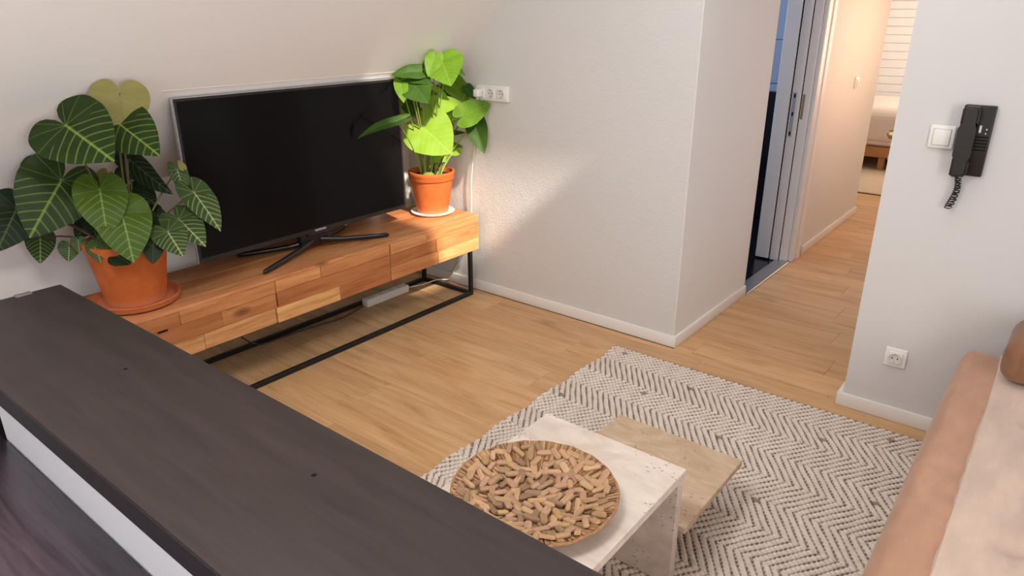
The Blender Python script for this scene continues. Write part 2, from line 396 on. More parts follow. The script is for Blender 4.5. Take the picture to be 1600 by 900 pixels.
# floor planks, laid across the room
fl_ = struct(box('floor', (XW-.1, -1.5, -.05), (1.9, 7.0, -.012), M['hole']))
pw, pl, gap = .180, 1.22, .0004
pm = {}
def plank(x0, x1, y0, y1):
    if x1-x0 < .02 or y1-y0 < .02: return
    key = (round(x1-x0, 3), round(y1-y0, 3))
    if key not in pm:
        b = MB().box((-key[0]/2+gap, -key[1]/2+gap, -.011), (key[0]/2-gap, key[1]/2-gap, 0), .0007)
        pm[key] = b.mesh('plank')
    o = link('plank', pm[key], M['floor'], fl_, ((x0+x1)/2, (y0+y1)/2, 0))
    k = random.uniform(.92, 1.06); w = random.uniform(-.02, .02)
    o.color = (k*(1+w), k, k*(1-w), 1)
BH, BT = .060, .015
row = 0; y = .60
while y < 7.0:
    y1 = min(y+pw, 7.0)
    if y < YB-BT-.003 < y1: y1 = YB-BT-.003
    lo, hi = (XW, .80) if y1 <= YB else (XH+BT-.003, -.45)
    if y > 6.2: lo, hi = -2.6, -.05
    off = (row*.47) % 1 * pl
    cuts = [lo]+[c for c in (XW-pl+off+k*pl for k in range(8)) if lo+.09 < c < hi-.09]+[hi]
    for c0, c1 in zip(cuts, cuts[1:]): plank(c0, c1, y, y1)
    row += 1; y = y1

# baseboards
BH, BT = .060, .015
def baseboard(name, a, b): return struct(box(name, a, b, M['base'], None, .004, 2))
baseboard('baseboard_back', (XW, YB-BT, 0), (XH+BT, YB, BH))
baseboard('baseboard_hall_left', (XH, YB, 0), (XH+BT, 3.895, BH))
baseboard('baseboard_hall_left', (XH+.02, 4.86, 0), (XH+.02+BT, 6.23, BH))
baseboard('baseboard_left', (XW, .9, 0), (XW+BT, YB-BT, BH))
baseboard('baseboard_right', (-.544-.022, 2.93-BT, 0), (.9, 2.93, BH))
baseboard('baseboard_hall_right', (-.544-.022, 2.93, 0), (-.544, 3.06, BH))
bbm = M['hole']

# bathroom door frame, threshold, tiles
fr = struct(empty('door_1', (XH, 4.28, 0)))
def fpart(name, a, b, m, par=fr, bev=.003): return box(name, (a[0]-XH, a[1]-4.28, a[2]), (b[0]-XH, b[1]-4.28, b[2]), m, par, bev)
fpart('jamb', (-1.555, 4.612, .008), (-1.468, 4.70, 2.05), M['frame_white'])
fpart('jamb', (-1.464, 4.626, 0), (-1.408, 4.70, 2.05), M['frame_white'])
fpart('seal', (-1.470, 4.624, 0), (-1.462, 4.69, 2.05), M['hole'], bev=0)
fpart('jamb', (-1.404, 4.640, 0), (-1.352, 4.70, 2.05), M['base'])
fpart('seal', (-1.410, 4.642, 0), (-1.402, 4.69, 2.05), M['hole'], bev=0)
fpart('casing', (-1.352, 4.652, 0), (-1.325, 4.735, 2.09), M['frame_white'], bev=.006)
fpart('casing', (-1.338, 4.735, 0), (-1.318, 4.80, 2.12), M['base'], bev=.004)
sp = fpart('strike_plate', (-1.452, 4.622, .82), (-1.432, 4.627, 1.09), M['steel'], bev=0)
for z in (.84, .96, 1.07): fpart('screw_slot', (-1.447, 4.6208, z-.012), (-1.437, 4.6225, z+.012), M['hole'], sp, 0)
sp2 = fpart('strike_plate', (-1.398, 4.637, .93), (-1.384, 4.641, 1.08), M['brass'], bev=0)
fpart('threshold', (-1.425, 3.905, 0), (-1.333, 4.66, .008), M['steel'])
fpart('jamb', (-1.50, 3.880, 0), (-1.356, 3.906, 2.05), M['frame_white'])
bw = struct(box('wall_bathroom_far', (-3.0, 5.612, 0), (-1.455, 5.7, CZ), M['grout']))
for i in range(5):
    for j, (z0, z1, mm) in enumerate(((.0, .32, 'black_tile'), (.32, .65, 'black_tile'), (.65, .985, 'black_tile'), (.99, 1.045, 'bath_paint'), (1.05, 1.36, 'bath_paint'), (1.365, 1.70, 'bath_paint'), (1.705, 2.04, 'bath_paint'), (2.045, 2.39, 'bath_paint'))):
        box('tile', (-3.0+i*.309, 5.600, z0+.002), (-3.0+i*.309+.305, 5.612, z1-.001), M[mm], bw)
bf = struct(box('floor', (-3.0, YB+.1, -.05), (-1.42, 5.6, -.014), M['grout']))
for i in range(4):
    for j in range(6):
        if i < 1 and j < 2: continue
        box('tile', (-1.425-.39*(i+1)+.003, 3.12+j*.41+.003, -.014), (-1.425-.39*i-.003, 3.12+j*.41+.407, -.004), M['black_tile'], bf)

# door in the right-hand hall wall; its lever and key stick out past the corner
d2 = struct(empty('door_2', (-.544, 3.6, 0)))
box('door_leaf', (.01, -.46, .01), (.05, .44, 2.04), M['frame_white'], d2, .003)
hd = MB().box((-.002, -.435, 1.02), (.010, -.395, 1.14), .003).build('handle_plate', M['brass'], d2)
MB().tube(catmull([(0, -.415, 1.095), (-.045, -.415, 1.095), (-.060, -.405, 1.094), (-.064, -.36, 1.092), (-.064, -.30, 1.090)], 6), [.011]*25, 10).build('lever', M['brass'], hd, True)
MB().lathe([(0, .0), (.017, .0), (.019, .008), (.017, .02), (.0, .022)], 18).build('rosette', M['brass'], hd, True).matrix_local = Matrix.Translation((-.040, -.415, 1.095)) @ Matrix.Rotation(-PI/2, 4, 'Y')
ky = MB().tube([(0, -.415, 1.005), (-.03, -.415, 1.005)], .004, 8).box((-.05, -.418, .992), (-.028, -.412, 1.016), .003).build('key', M['steel'], hd)

# ------------------------------------------------------------------ bedroom seen through the hall
bwall = struct(box('wall_bedroom_far', (-3.2, 10.06, 0), (.0, 10.2, CZ), M['pale_paint']))
pb = MB().box((-1.6, -.025, .0015), (1.6, 0, .0945), .004).mesh('plank')
for k in range(24): link('plank', pb, M['pale_paint'], bwall, (-1.6, 10.06, .05+k*.096))
cp = tag(box('carpet', (-2.9, 7.02, 0), (-.3, 9.9, .012), M['carpet'], None, .004), 'pale beige carpet under the bed beyond the hall', 'carpet')
struct(box('floor', (-3.2, 7.0, -.05), (.0, 10.06, 0), M['dark_wood']))
bed = empty('bed', (-2.0, 9.0, .012), 'bed with pink-white bedding on an orange wooden frame', 'bed')
box('bed_frame', (-.95, -.86, .13), (.95, .9, .235), M['bed_wood'], bed, .008, 2)
for sx in (-.85, .42, .85):
    for sy in (-.80, .8): box('leg', (sx-.03, sy-.03, 0), (sx+.03, sy+.03, .13), M['bed_wood'], bed, .004)
def puff(name, a, b, m, parent, bev, seg=4, amp=.0, sc=6., sub=0):
    t = MB().box(a, b, bev, seg)
    if sub: bmesh.ops.subdivide_edges(t.bm, edges=t.bm.edges[:], cuts=sub, use_grid_fill=True)
    if amp:
        from mathutils import noise
        for v in t.bm.verts:
            v.co += V((noise.noise(v.co*sc), noise.noise(v.co*sc+V((9, 3, 1))), noise.noise(v.co*sc+V((3, 7, 5)))))*amp
    return t.build(name, m, parent, True)
puff('mattress', (-.93, -.84, .235), (.93, .88, .42), M['bedding'], bed, .05, 4)
puff('duvet', (-.97, -.88, .27), (.97, .60, .63), M['bedding'], bed, .10, 5, .03, 4., 3)

# ------------------------------------------------------------------ wooden television stand
SX0, SX1, SY0, SY1, SZ0, SZ1 = -3.008, -2.585, .96, 2.945, .275, .483
st = empty('tv_stand', (-2.80, 1.95, 0), 'long low reclaimed wood cabinet on a black metal frame', 'tv stand')
def sp_(name, a, b, m, bev=0, par=st): return box(name, (a[0]+2.80, a[1]-1.95, a[2]), (b[0]+2.80, b[1]-1.95, b[2]), m, par, bev)
sp_('carcass', (SX0, SY0+.012, SZ0+.004), (SX1-.022, SY1-.012, SZ1-.014), M['hole'])
def wplank(name, a, b, tint, bev=.0015):
    c = [(a[i]+b[i])/2 for i in range(3)]
    o = MB().box([a[i]-c[i] for i in range(3)], [b[i]-c[i] for i in range(3)], bev).build(name, M['acacia'], st, loc=(c[0]+2.80, c[1]-1.95, c[2]))
    o.color = (*tint, 1); return o
PALE = (1.22, 1.42, 1.45); RED = (.78, .66, .56); MIDW = (.98, .92, .84); LT = (1.15, 1.18, 1.12); YEL = (1.25, 1.52, 1.45)
rows = [(.4145, .4690, [(SY0, 1.178, RED), (1.178, 1.607, MIDW), (1.607, 1.849, LT), (1.849, 2.270, MIDW), (2.270, 2.527, LT), (2.527, SY1, MIDW)]),
        (.3455, .4135, [(SY0, 1.349, RED), (1.349, 1.607, MIDW), (1.607, 2.268, RED), (2.268, 2.60, RED), (2.60, SY1, MIDW)]),
        (.2755, .3445, [(SY0, 1.262, PALE), (1.262, 1.597, PALE), (1.597, 1.944, YEL), (1.944, 2.267, RED), (2.267, 2.612, MIDW), (2.612, SY1, YEL)])]
for ri, (z0, z1, segs) in enumerate(rows):
    for y0, y1, c in segs:
        g0 = .0045 if abs(y0-1.607) < .02 or abs(y0-2.268) < .02 else .0014
        pr = random.uniform(-.003, .003)
        k = random.uniform(.93, 1.07)
        wplank('plank', (SX1-.022, y0+g0, z0), (SX1+pr, y1-.0008, z1), tuple(v*k for v in c))
# top boards run the length of the cabinet
for x0, x1, c in ((SX0, -2.925, RED), (-2.925, -2.835, MIDW), (-2.835, -2.755, RED), (-2.755, -2.665, MIDW), (-2.665, SX1+.001, LT)):
    cut = random.uniform(1.6, 2.3)
    for y0, y1 in ((SY0, cut), (cut, SY1)):
        wplank('top_plank', (x0+.0004, y0+.0004, .470), (x1-.0004, y1-.0004, SZ1), tuple(v*random.uniform(.92, 1.05) for v in c), .0008)
for z0, z1 in ((.2755, .372), (.3735, .469)): wplank('end_plank', (SX0, SY1-.012, z0), (SX1-.023, SY1, z1), MIDW)
# black metal frame
T = .022; FX0, FX1, FY0, FY1 = -3.004, -2.597, 1.0, 2.905
def rail(n, a, b): sp_(n, a, b, M['black_metal'], .002)
for x in (FX0, FX1-T):
    for yy in (FY0, FY1-T): rail('post', (x, yy, 0), (x+T, yy+T, SZ0))
    rail('rail', (x, FY0+T, 0), (x+T, FY1-T, T)); rail('rail', (x, FY0+T, SZ0-.006), (x+T, FY1-T, SZ0))
for yy in (FY0, FY1-T):
    rail('rail', (FX0+T, yy, 0), (FX1-T, yy+T, T)); rail('rail', (FX0+T, yy, SZ0-.006), (FX1-T, yy+T, SZ0))
sp_('knot_hole', (SX1-.002, 1.085, .408), (SX1+.004, 1.125, .417), M['hole'], .002)

# ------------------------------------------------------------------ television
TVX, TY0, TY1, TZ0, TZ1 = -2.772, 1.389, 2.567, .567, 1.238
tv = empty('television', (-2.80, 1.98, SZ1), 'large black flat-screen television on a four-armed stand', 'television')
def tp(name, a, b, m, bev=0, par=tv, seg=1): return box(name, (a[0]+2.80, a[1]-1.98, a[2]-SZ1), (b[0]+2.80, b[1]-1.98, b[2]-SZ1), m, par, bev, seg)
tp('housing', (TVX-.022, TY0, TZ0), (TVX-.003, TY1, TZ1), M['tv_body'], .003)
tp('back_cover', (TVX-.050, TY0+.12, TZ0+.03), (TVX-.022, TY1-.12, TZ1-.30), M['tv_body'], .008)
tp('screen', (TVX-.003, TY0+.012, TZ0+.020), (TVX, TY1-.012, TZ1-.012), M['screen'])
bz = MB()
def bzb(a, b): bz.box((a[0]+2.80, a[1]-1.98, a[2]-SZ1), (b[0]+2.80, b[1]-1.98, b[2]-SZ1), .001)
e0, e1 = TVX-.004, TVX+.0025
bzb((e0, TY0, TZ0), (e1, TY1, TZ0+.020)); bzb((e0, TY0, TZ1-.011), (e1, TY1, TZ1)); bzb((e0, TY0, TZ0+.02), (e1, TY0+.011, TZ1-.011)); bzb((e0, TY1-.011, TZ0+.02), (e1, TY1, TZ1-.011))
bz.build('bezel', M['tv_body'], tv)
sv = MB()
for a, b in (((TVX-.020, TY0-.003, TZ0), (TVX-.003, TY0, TZ1+.002)), ((TVX-.020, TY0, TZ1), (TVX-.003, TY1, TZ1+.002)), ((TVX-.020, TY1, TZ0), (TVX-.003, TY1+.003, TZ1+.002))):
    sv.box((a[0]+2.80, a[1]-1.98, a[2]-SZ1), (b[0]+2.80, b[1]-1.98, b[2]-SZ1))
sv.build('silver_rim', M['silver'], tv)
def text(name, body, size, m, parent, mtx, ext=.0004, sx=1.):
    cu = bpy.data.curves.new(name, 'FONT'); cu.body = body; cu.size = size; cu.align_x = 'CENTER'; cu.align_y = 'CENTER'; cu.extrude = ext
    tmp = bpy.data.objects.new('tmp', cu); COL.objects.link(tmp); bpy.context.view_layer.update()
    dg = bpy.context.evaluated_depsgraph_get(); me = bpy.data.meshes.new_from_object(tmp.evaluated_get(dg)); bpy.data.objects.remove(tmp)
    me.materials.clear(); me.name = name
    o = link(name, me, m, parent); o.matrix_local = mtx; return o
RY = Matrix(((0, 0, 1, 0), (1, 0, 0, 0), (0, 1, 0, 0), (0, 0, 0, 1)))      # text lying in the y-z plane, facing +x
text('lettering', 'SAMSUNG', .014, M['white_logo'], tv, Matrix.Translation((TVX+.0028+2.80, 2.005-1.98, TZ0+.010-SZ1)) @ RY)
tp('neck', (-2.826, 1.90, .500), (-2.780, 2.06, TZ0+.03), M['gloss_black'], .006)
tp('sensor_bar', (TVX-.02, 1.93, TZ0-.014), (TVX+.004, 2.07, TZ0+.001), M['gloss_black'], .004)
hub = V((-2.79, 1.985, .512))
def arm(p, q):
    pts = [V(p)+(V(q)-V(p))*t for t in [0, .12, .3, .6, .88, .97, 1]]
    zz = [.028, .022, .014, .008, .004, .003, .001]
    pts = [V((a.x+2.80, a.y-1.98, SZ1+.011+z-SZ1)) for a, z in zip(pts, zz)]
    MB().tube(pts, [.016, .015, .013, .0125, .012, .011, .004], 10).build('arm', M['gloss_black'], tv, True)
for q in ((-2.648, 1.60), (-2.645, 2.325), (-2.955, 1.66), (-2.955, 2.30)):
    arm((hub.x, hub.y+(.025 if q[1] > 2 else -.025), 0), (q[0], q[1], 0))

# ------------------------------------------------------------------ pots and plants
def pot(parent, r_top, r_bot, h, rim=True):
    p = [(0, 0), (r_bot, 0), (r_bot+(r_top*.93-r_bot)*.5, h*.40), (r_top*.93, h*.80)]
    if rim: p += [(r_top*.985, h*.81), (r_top, h*.83), (r_top, h*.905), (r_top*1.012, h*.915), (r_top*1.02, h*.97), (r_top*1.01, h), (r_top*.93, h), (r_top*.91, h*.96), (r_top*.85, h*.84), (0, h*.84)]
    else: p += [(r_top, h*.97), (r_top*.995, h), (r_top*.93, h), (r_top*.92, h*.9), (0, h*.86)]
    MB().lathe(p, 56).build('pot', M['terracotta'], parent, True)
    MB().lathe([(0, h*.885), (r_top*.5, h*.895), (r_top*.89, h*.88), (r_top*.89, h*.85)], 30).build('soil', M['soil'], parent, True)
TOCAM = V((0, 0, CAM_H))
OUT = [(0, 1.0), (6, .93), (12, .855), (20, .785), (32, .70), (48, .625), (66, .57), (84, .535), (102, .515), (120, .495), (136, .47), (150, .43), (161, .36), (170, .23), (176, .11), (180, .05)]
def rprof(a):
    for (a0, r0), (a1, r1) in zip(OUT, OUT[1:]):
        if a <= a1: return r0+(r1-r0)*(a-a0)/(a1-a0)
    return OUT[-1][1]
NA, NR = 44, 8
ANG = [-180+360*i/NA for i in range(NA+1)]
def leaf(parent, base, tip, wr, nrm, m, fold=.18, droop=.18, roll=0., root=None, stem=None, sr=.004, bow=.5, under=False, name='leaf', wave=.02):
    base, tip, nrm = V(base), V(tip), V(nrm)
    L = (tip-base).length; yv = (tip-base).normalized(); zv = (nrm-yv*nrm.dot(yv)).normalized(); xv = yv.cross(zv)
    if roll: zv = (Matrix.Rotation(roll, 3, yv) @ zv); xv = yv.cross(zv)
    vs = [(0, 0)]; co = []
    for a in ANG:
        r = rprof(abs(a)); s, c = math.sin(math.radians(a)), math.cos(math.radians(a))
        for k in range(1, NR+1): vs.append((r*s*k/NR*wr, r*c*k/NR))
    ph = random.uniform(0, 6)
    def hits(p):
        xs = XW if p.z < ZC else XW+(p.z-ZC)/SL
        return p.x < xs+.004 or p.y > YB-.004 or (p.x < TVX+.006 and p.x > -2.84 and TY0-.006 < p.y < TY1+.006 and p.z < TZ1+.006)
    for x, y in vs:
        z = fold*abs(x)-.55*fold*x*x/wr/.5-droop*(max(y, 0)**2-max(y, 0)*.75)-droop*.5*(min(y, 0)**2)+wave*math.sin(13*y+ph)*abs(x)*2
        co.append(base+xv*(x*L)+yv*(y*L)+zv*(z*L))
    for _ in range(60):                              # lean the leaf into the room until it clears wall, slope and screen
        if not any(hits(c) for c in co): break
        dv = (TOCAM-base).normalized()*.006; base = base+dv; co = [c+dv for c in co]
    org = base; rel = [c-org for c in co]
    fs = []
    for i in range(NA):
        a0 = 1+i*NR; b0 = a0+NR
        fs.append((0, b0, a0))
        for k in range(NR-1): fs.append((a0+k, b0+k, b0+k+1, a0+k+1))
    me = bpy.data.meshes.new(name); me.from_pydata(rel, [], fs); uv = me.uv_layers.new(name='leaf')
    li = np.zeros(len(me.loops), dtype=np.int32); me.loops.foreach_get('vertex_index', li)
    va = np.array([(x/wr, y) for x, y in vs], dtype=np.float32)
    uv.data.foreach_set('uv', va[li].ravel()); smooth(me)
    o = link(name, me, m, parent, org-parent.location)
    if root is not None:
        root = V(root); mid = root+(base-root)*bow+V((0, 0, .25*(base-root).length))*(1-bow)
        pts = [p-org for p in bez(root, mid, base, 12)]
        MB().tube(pts, [sr*(1.15-.45*i/11) for i in range(12)], 6).build('stalk', stem or M['stem'], o, True)
    return o

def clear(px, py, d, margin):
    d0 = d
    while d > 1.5:
        p = at(px, py, d)
        xs = XW if p.z < ZC else XW+(p.z-ZC)/SL
        ok = p.x > xs+margin and p.y < YB-margin and not (p.x < TVX+.012+margin*.3 and TY0-.02 < p.y < TY1+.02 and p.z < TZ1+.03 )
        if ok: break
        d -= .01
    return d-d0
# plant with velvety pale-veined leaves
P1 = V((-2.775, 1.115, SZ1+.018))
p1 = empty('potted_philodendron', P1, 'philodendron with dark velvety pale-veined leaves in a terracotta pot', 'potted plant')
pot(p1, .148, .108, .245, False)
sauc = empty('plant_saucer', (P1.x, P1.y, SZ1), 'terracotta saucer under the dark-leaved philodendron pot', 'saucer')
MB().lathe([(0, 0), (.130, 0), (.152, .010), (.160, .030), (.157, .034), (.150, .031), (.140, .0165), (0, .016)], 56).build('dish', M['terracotta'], sauc, True)
D1 = (P1-TOCAM).dot(FWD)
R1 = P1+V((0, 0, .212))
def lf1(b, t, wr, m, db=0., dt=0., up=.25, fold=.18, droop=.18, roll=0., root=(0, 0), sr=.0042, stem=None, bow=.35, st=True, side=0., mg=.07):
    sh = min(clear(b[0], b[1], D1+db, mg), clear(t[0], t[1], D1+dt, mg*.6)); B = at(b[0], b[1], D1+db+sh); Tt = at(t[0], t[1], D1+dt+sh)
    n = (TOCAM-B).normalized()+V((0, 0, up))+RGT*side
    rt = R1+RGT*root[0]+V((0, 0, 0))+V((-FWD.x, -FWD.y, 0))*root[1]
    return leaf(p1, B, Tt, wr, n, M[m], fold, droop, roll, rt if st else None, stem, sr, bow)
lf1((103, 196), (175, 249), 1.02, 'leaf_dark', -.24, -.30, .15, .15, .10, root=(-.02, .0), bow=.5)
lf1((183, 191), (249.5, 243), .86, 'leaf_mid', -.30, -.34, .25, .2, .10, root=(.02, .0), bow=.5).data.materials[0] = M['leaf_dark']
lf1((187, 146), (193, 205), 1.35, 'leaf_under', -.12, -.10, .0, -.15, .1, root=(.02, -.03), bow=.5, mg=.03)
lf1((96, 282), (46, 371), 1.02, 'leaf_dark', -.20, -.28, .2, .16, .16, root=(-.03, .03), stem=M['stem_red'])
lf1((156, 297), (168, 370), .92, 'leaf_mid', -.26, -.29, .1, .12, .18, root=(0, .05))
lf1((190, 332), (209, 410), .92, 'leaf_mid', -.24, -.27, .1, .12, .18, root=(.02, .06))
lf1((276.7, 265.5), (288, 303), .72, 'leaf_grey', -.02, -.04, .5, .25, .05, root=(.05, 0), side=.8)
lf1((303, 301), (345, 360), .55, 'leaf_grey', -.08, -.14, .6, .3, .12, root=(.06, .0), side=.3, stem=M['stem_red'])
lf1((279, 343), (321, 384), .72, 'leaf_grey', -.12, -.18, .7, .25, .15, root=(.06, .03))
lf1((262, 362), (286, 400), .92, 'leaf_grey', -.18, -.22, .3, .2, .12, root=(.06, .05))
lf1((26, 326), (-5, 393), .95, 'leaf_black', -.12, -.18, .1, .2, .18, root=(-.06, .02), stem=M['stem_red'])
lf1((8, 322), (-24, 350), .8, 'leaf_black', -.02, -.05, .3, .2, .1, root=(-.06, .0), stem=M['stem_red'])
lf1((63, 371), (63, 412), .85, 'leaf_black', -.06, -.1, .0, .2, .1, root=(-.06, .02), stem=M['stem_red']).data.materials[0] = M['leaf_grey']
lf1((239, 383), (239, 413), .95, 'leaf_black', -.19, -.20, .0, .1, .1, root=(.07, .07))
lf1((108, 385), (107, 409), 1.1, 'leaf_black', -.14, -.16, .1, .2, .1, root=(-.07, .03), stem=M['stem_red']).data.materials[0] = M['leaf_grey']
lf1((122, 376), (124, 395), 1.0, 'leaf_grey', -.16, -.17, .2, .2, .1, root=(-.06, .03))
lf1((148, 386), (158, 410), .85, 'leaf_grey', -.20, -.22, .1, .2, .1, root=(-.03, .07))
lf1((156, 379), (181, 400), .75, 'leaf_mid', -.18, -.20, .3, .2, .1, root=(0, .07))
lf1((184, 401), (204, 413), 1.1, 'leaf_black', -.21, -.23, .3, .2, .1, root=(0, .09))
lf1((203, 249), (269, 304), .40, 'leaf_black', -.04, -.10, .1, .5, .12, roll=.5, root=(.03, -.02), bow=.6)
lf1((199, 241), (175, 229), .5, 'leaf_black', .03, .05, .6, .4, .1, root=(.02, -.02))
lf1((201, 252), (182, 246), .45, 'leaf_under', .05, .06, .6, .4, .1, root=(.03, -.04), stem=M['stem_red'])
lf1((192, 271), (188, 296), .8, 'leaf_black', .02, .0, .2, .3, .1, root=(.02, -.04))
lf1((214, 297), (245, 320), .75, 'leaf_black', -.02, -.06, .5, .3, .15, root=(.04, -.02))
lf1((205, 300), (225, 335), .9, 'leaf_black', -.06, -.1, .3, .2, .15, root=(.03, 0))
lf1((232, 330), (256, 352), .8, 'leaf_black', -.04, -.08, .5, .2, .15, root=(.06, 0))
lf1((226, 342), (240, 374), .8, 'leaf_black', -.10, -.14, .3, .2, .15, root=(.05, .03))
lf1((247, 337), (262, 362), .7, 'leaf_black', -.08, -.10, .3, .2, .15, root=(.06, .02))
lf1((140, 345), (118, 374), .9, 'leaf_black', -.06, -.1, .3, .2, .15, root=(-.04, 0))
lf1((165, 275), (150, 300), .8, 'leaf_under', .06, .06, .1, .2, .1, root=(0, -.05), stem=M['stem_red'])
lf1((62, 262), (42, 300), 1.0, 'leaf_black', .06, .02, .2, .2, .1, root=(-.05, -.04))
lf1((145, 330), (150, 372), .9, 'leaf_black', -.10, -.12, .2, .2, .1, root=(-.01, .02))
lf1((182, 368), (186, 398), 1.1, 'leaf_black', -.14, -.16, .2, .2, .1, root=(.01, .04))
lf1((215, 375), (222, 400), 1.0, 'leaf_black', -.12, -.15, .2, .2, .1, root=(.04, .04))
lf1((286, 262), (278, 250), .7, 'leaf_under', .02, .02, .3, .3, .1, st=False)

# plant with fresh green leaves in the sun
P2 = V((-2.805, 2.805, SZ1+.012))
p2 = empty('potted_monstera', P2, 'sunlit bright green leafy plant in a rimmed terracotta pot', 'potted plant')
pot(p2, .128, .088, .232, True)
sauc2 = empty('plant_saucer', (P2.x, P2.y, SZ1), 'white saucer under the bright green plant pot', 'saucer')
MB().lathe([(0, 0), (.100, 0), (.118, .008), (.124, .016), (.121, .018), (.112, .0125), (0, .011)], 56).build('dish', M['white_ceramic'], sauc2, True)
D2 = (P2-TOCAM).dot(FWD); R2 = P2+V((0, 0, .20))
def lf2(b, t, wr, m, db=0., dt=0., up=.3, fold=.15, droop=.15, roll=0., root=(0, 0), sr=.0040, bow=.35, st=True, side=0., stem='stem_lime', mg=.035):
    sh = min(clear(b[0], b[1], D2+db, mg), clear(t[0], t[1], D2+dt, mg*.6)); B = at(b[0], b[1], D2+db+sh); Tt = at(t[0], t[1], D2+dt+sh)
    n = (TOCAM-B).normalized()+V((0, 0, up))+RGT*side
    rt = R2+RGT*root[0]+V((-FWD.x, -FWD.y, 0))*root[1]
    return leaf(p2, B, Tt, wr, n, M[m], fold, droop, roll, rt if st else None, M[stem], sr, bow)
lf2((663, 200), (706, 240), 1.25, 'leaf_lime', -.25, -.27, .3, .1, .1, root=(-.03, .05))
lf2((676, 165), (724, 161), .62, 'leaf_lime', -.22, -.22, .4, .15, .1, root=(0, .03))
lf2((726, 181), (767, 161), .85, 'leaf_lime', -.16, -.16, .4, .2, .12, root=(.03, .02), stem='stem_red').data.materials[0] = M['leaf_green']
lf2((742, 192), (757, 240), .62, 'leaf_deep', -.02, -.04, .0, .4, .1, root=(.04, .0))
lf2((691, 96), (704, 132), 1.15, 'leaf_green', .02, -.06, .1, .15, .2, root=(0, -.05), bow=.5)
lf2((679, 90), (669, 119), .75, 'leaf_green', .03, .0, .2, .2, .2, root=(0, -.05), bow=.5)
lf2((698, 99), (727, 118), .45, 'leaf_deep', .03, .0, .5, .3, .2, root=(0, -.05), bow=.5)
lf2((657, 112), (611, 117), .55, 'leaf_deep', -.04, -.08, .7, .25, .25, root=(-.03, -.05), bow=.5)
lf2((643, 126), (668, 160), 1.05, 'leaf_deep', -.16, -.20, .3, .15, .12, root=(-.02, -.05), bow=.5)
lf2((637, 123), (680, 131), .33, 'leaf_deep', -.04, -.06, .8, .3, .12, root=(-.02, -.01))
lf2((707, 130), (733, 158), .75, 'leaf_green', .0, -.04, .3, .3, .1, root=(.02, -.01), bow=.5)
lf2((731, 138), (742, 155), .7, 'leaf_deep', .02, .0, .2, .2, .1, root=(.03, -.02))
lf2((677, 144), (700, 153), .7, 'leaf_green', .0, -.03, .3, .2, .1, root=(0, -.02))
lf2((691, 137), (703, 154), .9, 'leaf_deep', .04, .02, .2, .2, .1, root=(.01, -.03))
lf2((629, 168), (632, 196), .75, 'leaf_lime', -.16, -.18, .2, .2, .1, root=(-.05, .02))
lf2((638, 158), (655, 186), .75, 'leaf_green', -.02, -.05, .1, .25, .1, root=(-.04, -.01)).data.materials[0] = M['leaf_deep']
lf2((626, 130), (631, 160), .6, 'leaf_green', .0, -.03, .2, .2, .1, root=(-.05, -.02))
lf2((679, 244), (697, 252), .95, 'leaf_lime', -.11, -.12, .6, .1, .1, root=(.0, .07))
lf2((709, 237), (721, 240), 1.1, 'leaf_lime', -.08, -.09, .6, .1, .1, root=(.05, .04))
lf2((693, 248), (702, 249), 1.1, 'leaf_lime', -.10, -.10, .6, .1, .1, root=(.03, .06))
lf2((699, 180), (718, 186), .8, 'leaf_lime', -.05, -.06, .5, .2, .1, root=(.02, .02))
lf2((693, 190), (710, 196), .6, 'leaf_deep', -.04, -.05, .6, .2, .1, root=(.02, .01))
lf2((705, 208), (727, 207), .40, 'leaf_deep', -.04, -.03, .7, .2, .1, root=(.04, .02))
lf2((707, 226), (724, 230), .50, 'leaf_green', -.05, -.04, .7, .2, .1, root=(.05, .03))
lf2((664, 176), (690, 182), .6, 'leaf_green', -.06, -.08, .6, .2, .1, root=(-.01, .01))
lf2((620, 190), (557, 214), .26, 'leaf_deep', -.15, -.19, .9, .5, .35, root=(-.05, .03), bow=.2)
lf2((622, 158), (605, 166), .9, 'leaf_green', -.10, -.13, .2, .2, .1, root=(-.05, .03), bow=.2)
lf2((655, 215), (661, 236), .5, 'leaf_deep', -.10, -.1, .2, .2, .1, root=(-.02, .04))
MB().lathe([(0, .0), (.022, .0), (.034, .012), (.030, .028), (.014, .036), (0, .037)], 18).build('bulb', M['stem_lime'], p2, True, loc=(V((0, 0, .196))+RGT*-.01+V((-FWD.x, -FWD.y, 0))*.055))

# ------------------------------------------------------------------ wall sockets, switch, intercom
def frame_plate(mb, w, h, d=.010):
    mb.box((-w/2, -d, -h/2), (w/2, 0, h/2), .006, 3)
def socket_insert(par, cx, y0=-.010):
    s = MB().box((-.027, -.004, -.027), (.027, .0, .027), .002).build('socket_insert', M['white_plastic'], par, loc=(cx, y0, 0))
    c = MB().lathe([(0, .0), (.0205, .0), (.0205, .0055), (.0225, .0055), (.0225, 0)], 28).build('socket_well', M['socket_in'], s, True)
    c.matrix_local = Matrix.Translation((0, -.0042, 0)) @ Matrix.Rotation(PI/2, 4, 'X')
    for hx, hz in ((-.0095, 0), (.0095, 0)):
        q = MB().lathe([(0, 0), (.0028, 0), (.0028, .0006), (0, .0006)], 10).build('pin_hole', M['hole'], s); q.matrix_local = Matrix.Translation((hx, -.0043, hz)) @ Matrix.Rotation(PI/2, 4, 'X')
    for hz in (-.017, .017): box('earth_clip', (-.002, -.0075, hz-.004), (.002, -.004, hz+.004), M['steel'], s)
    return s
s3 = empty('triple_socket', (-2.502, YB, 1.150), 'white triple wall socket with a plug in its first outlet', 'socket')
m3 = MB(); frame_plate(m3, .223, .081, .024); m3.build('cover_frame', M['white_plastic'], s3, True)
for cx in (-.071, 0, .071): socket_insert(s3, cx, -.024)
pg = empty('power_plug', (-2.502-.071, YB-.028, 1.150), 'white power plug in the triple socket with its cable', 'plug')
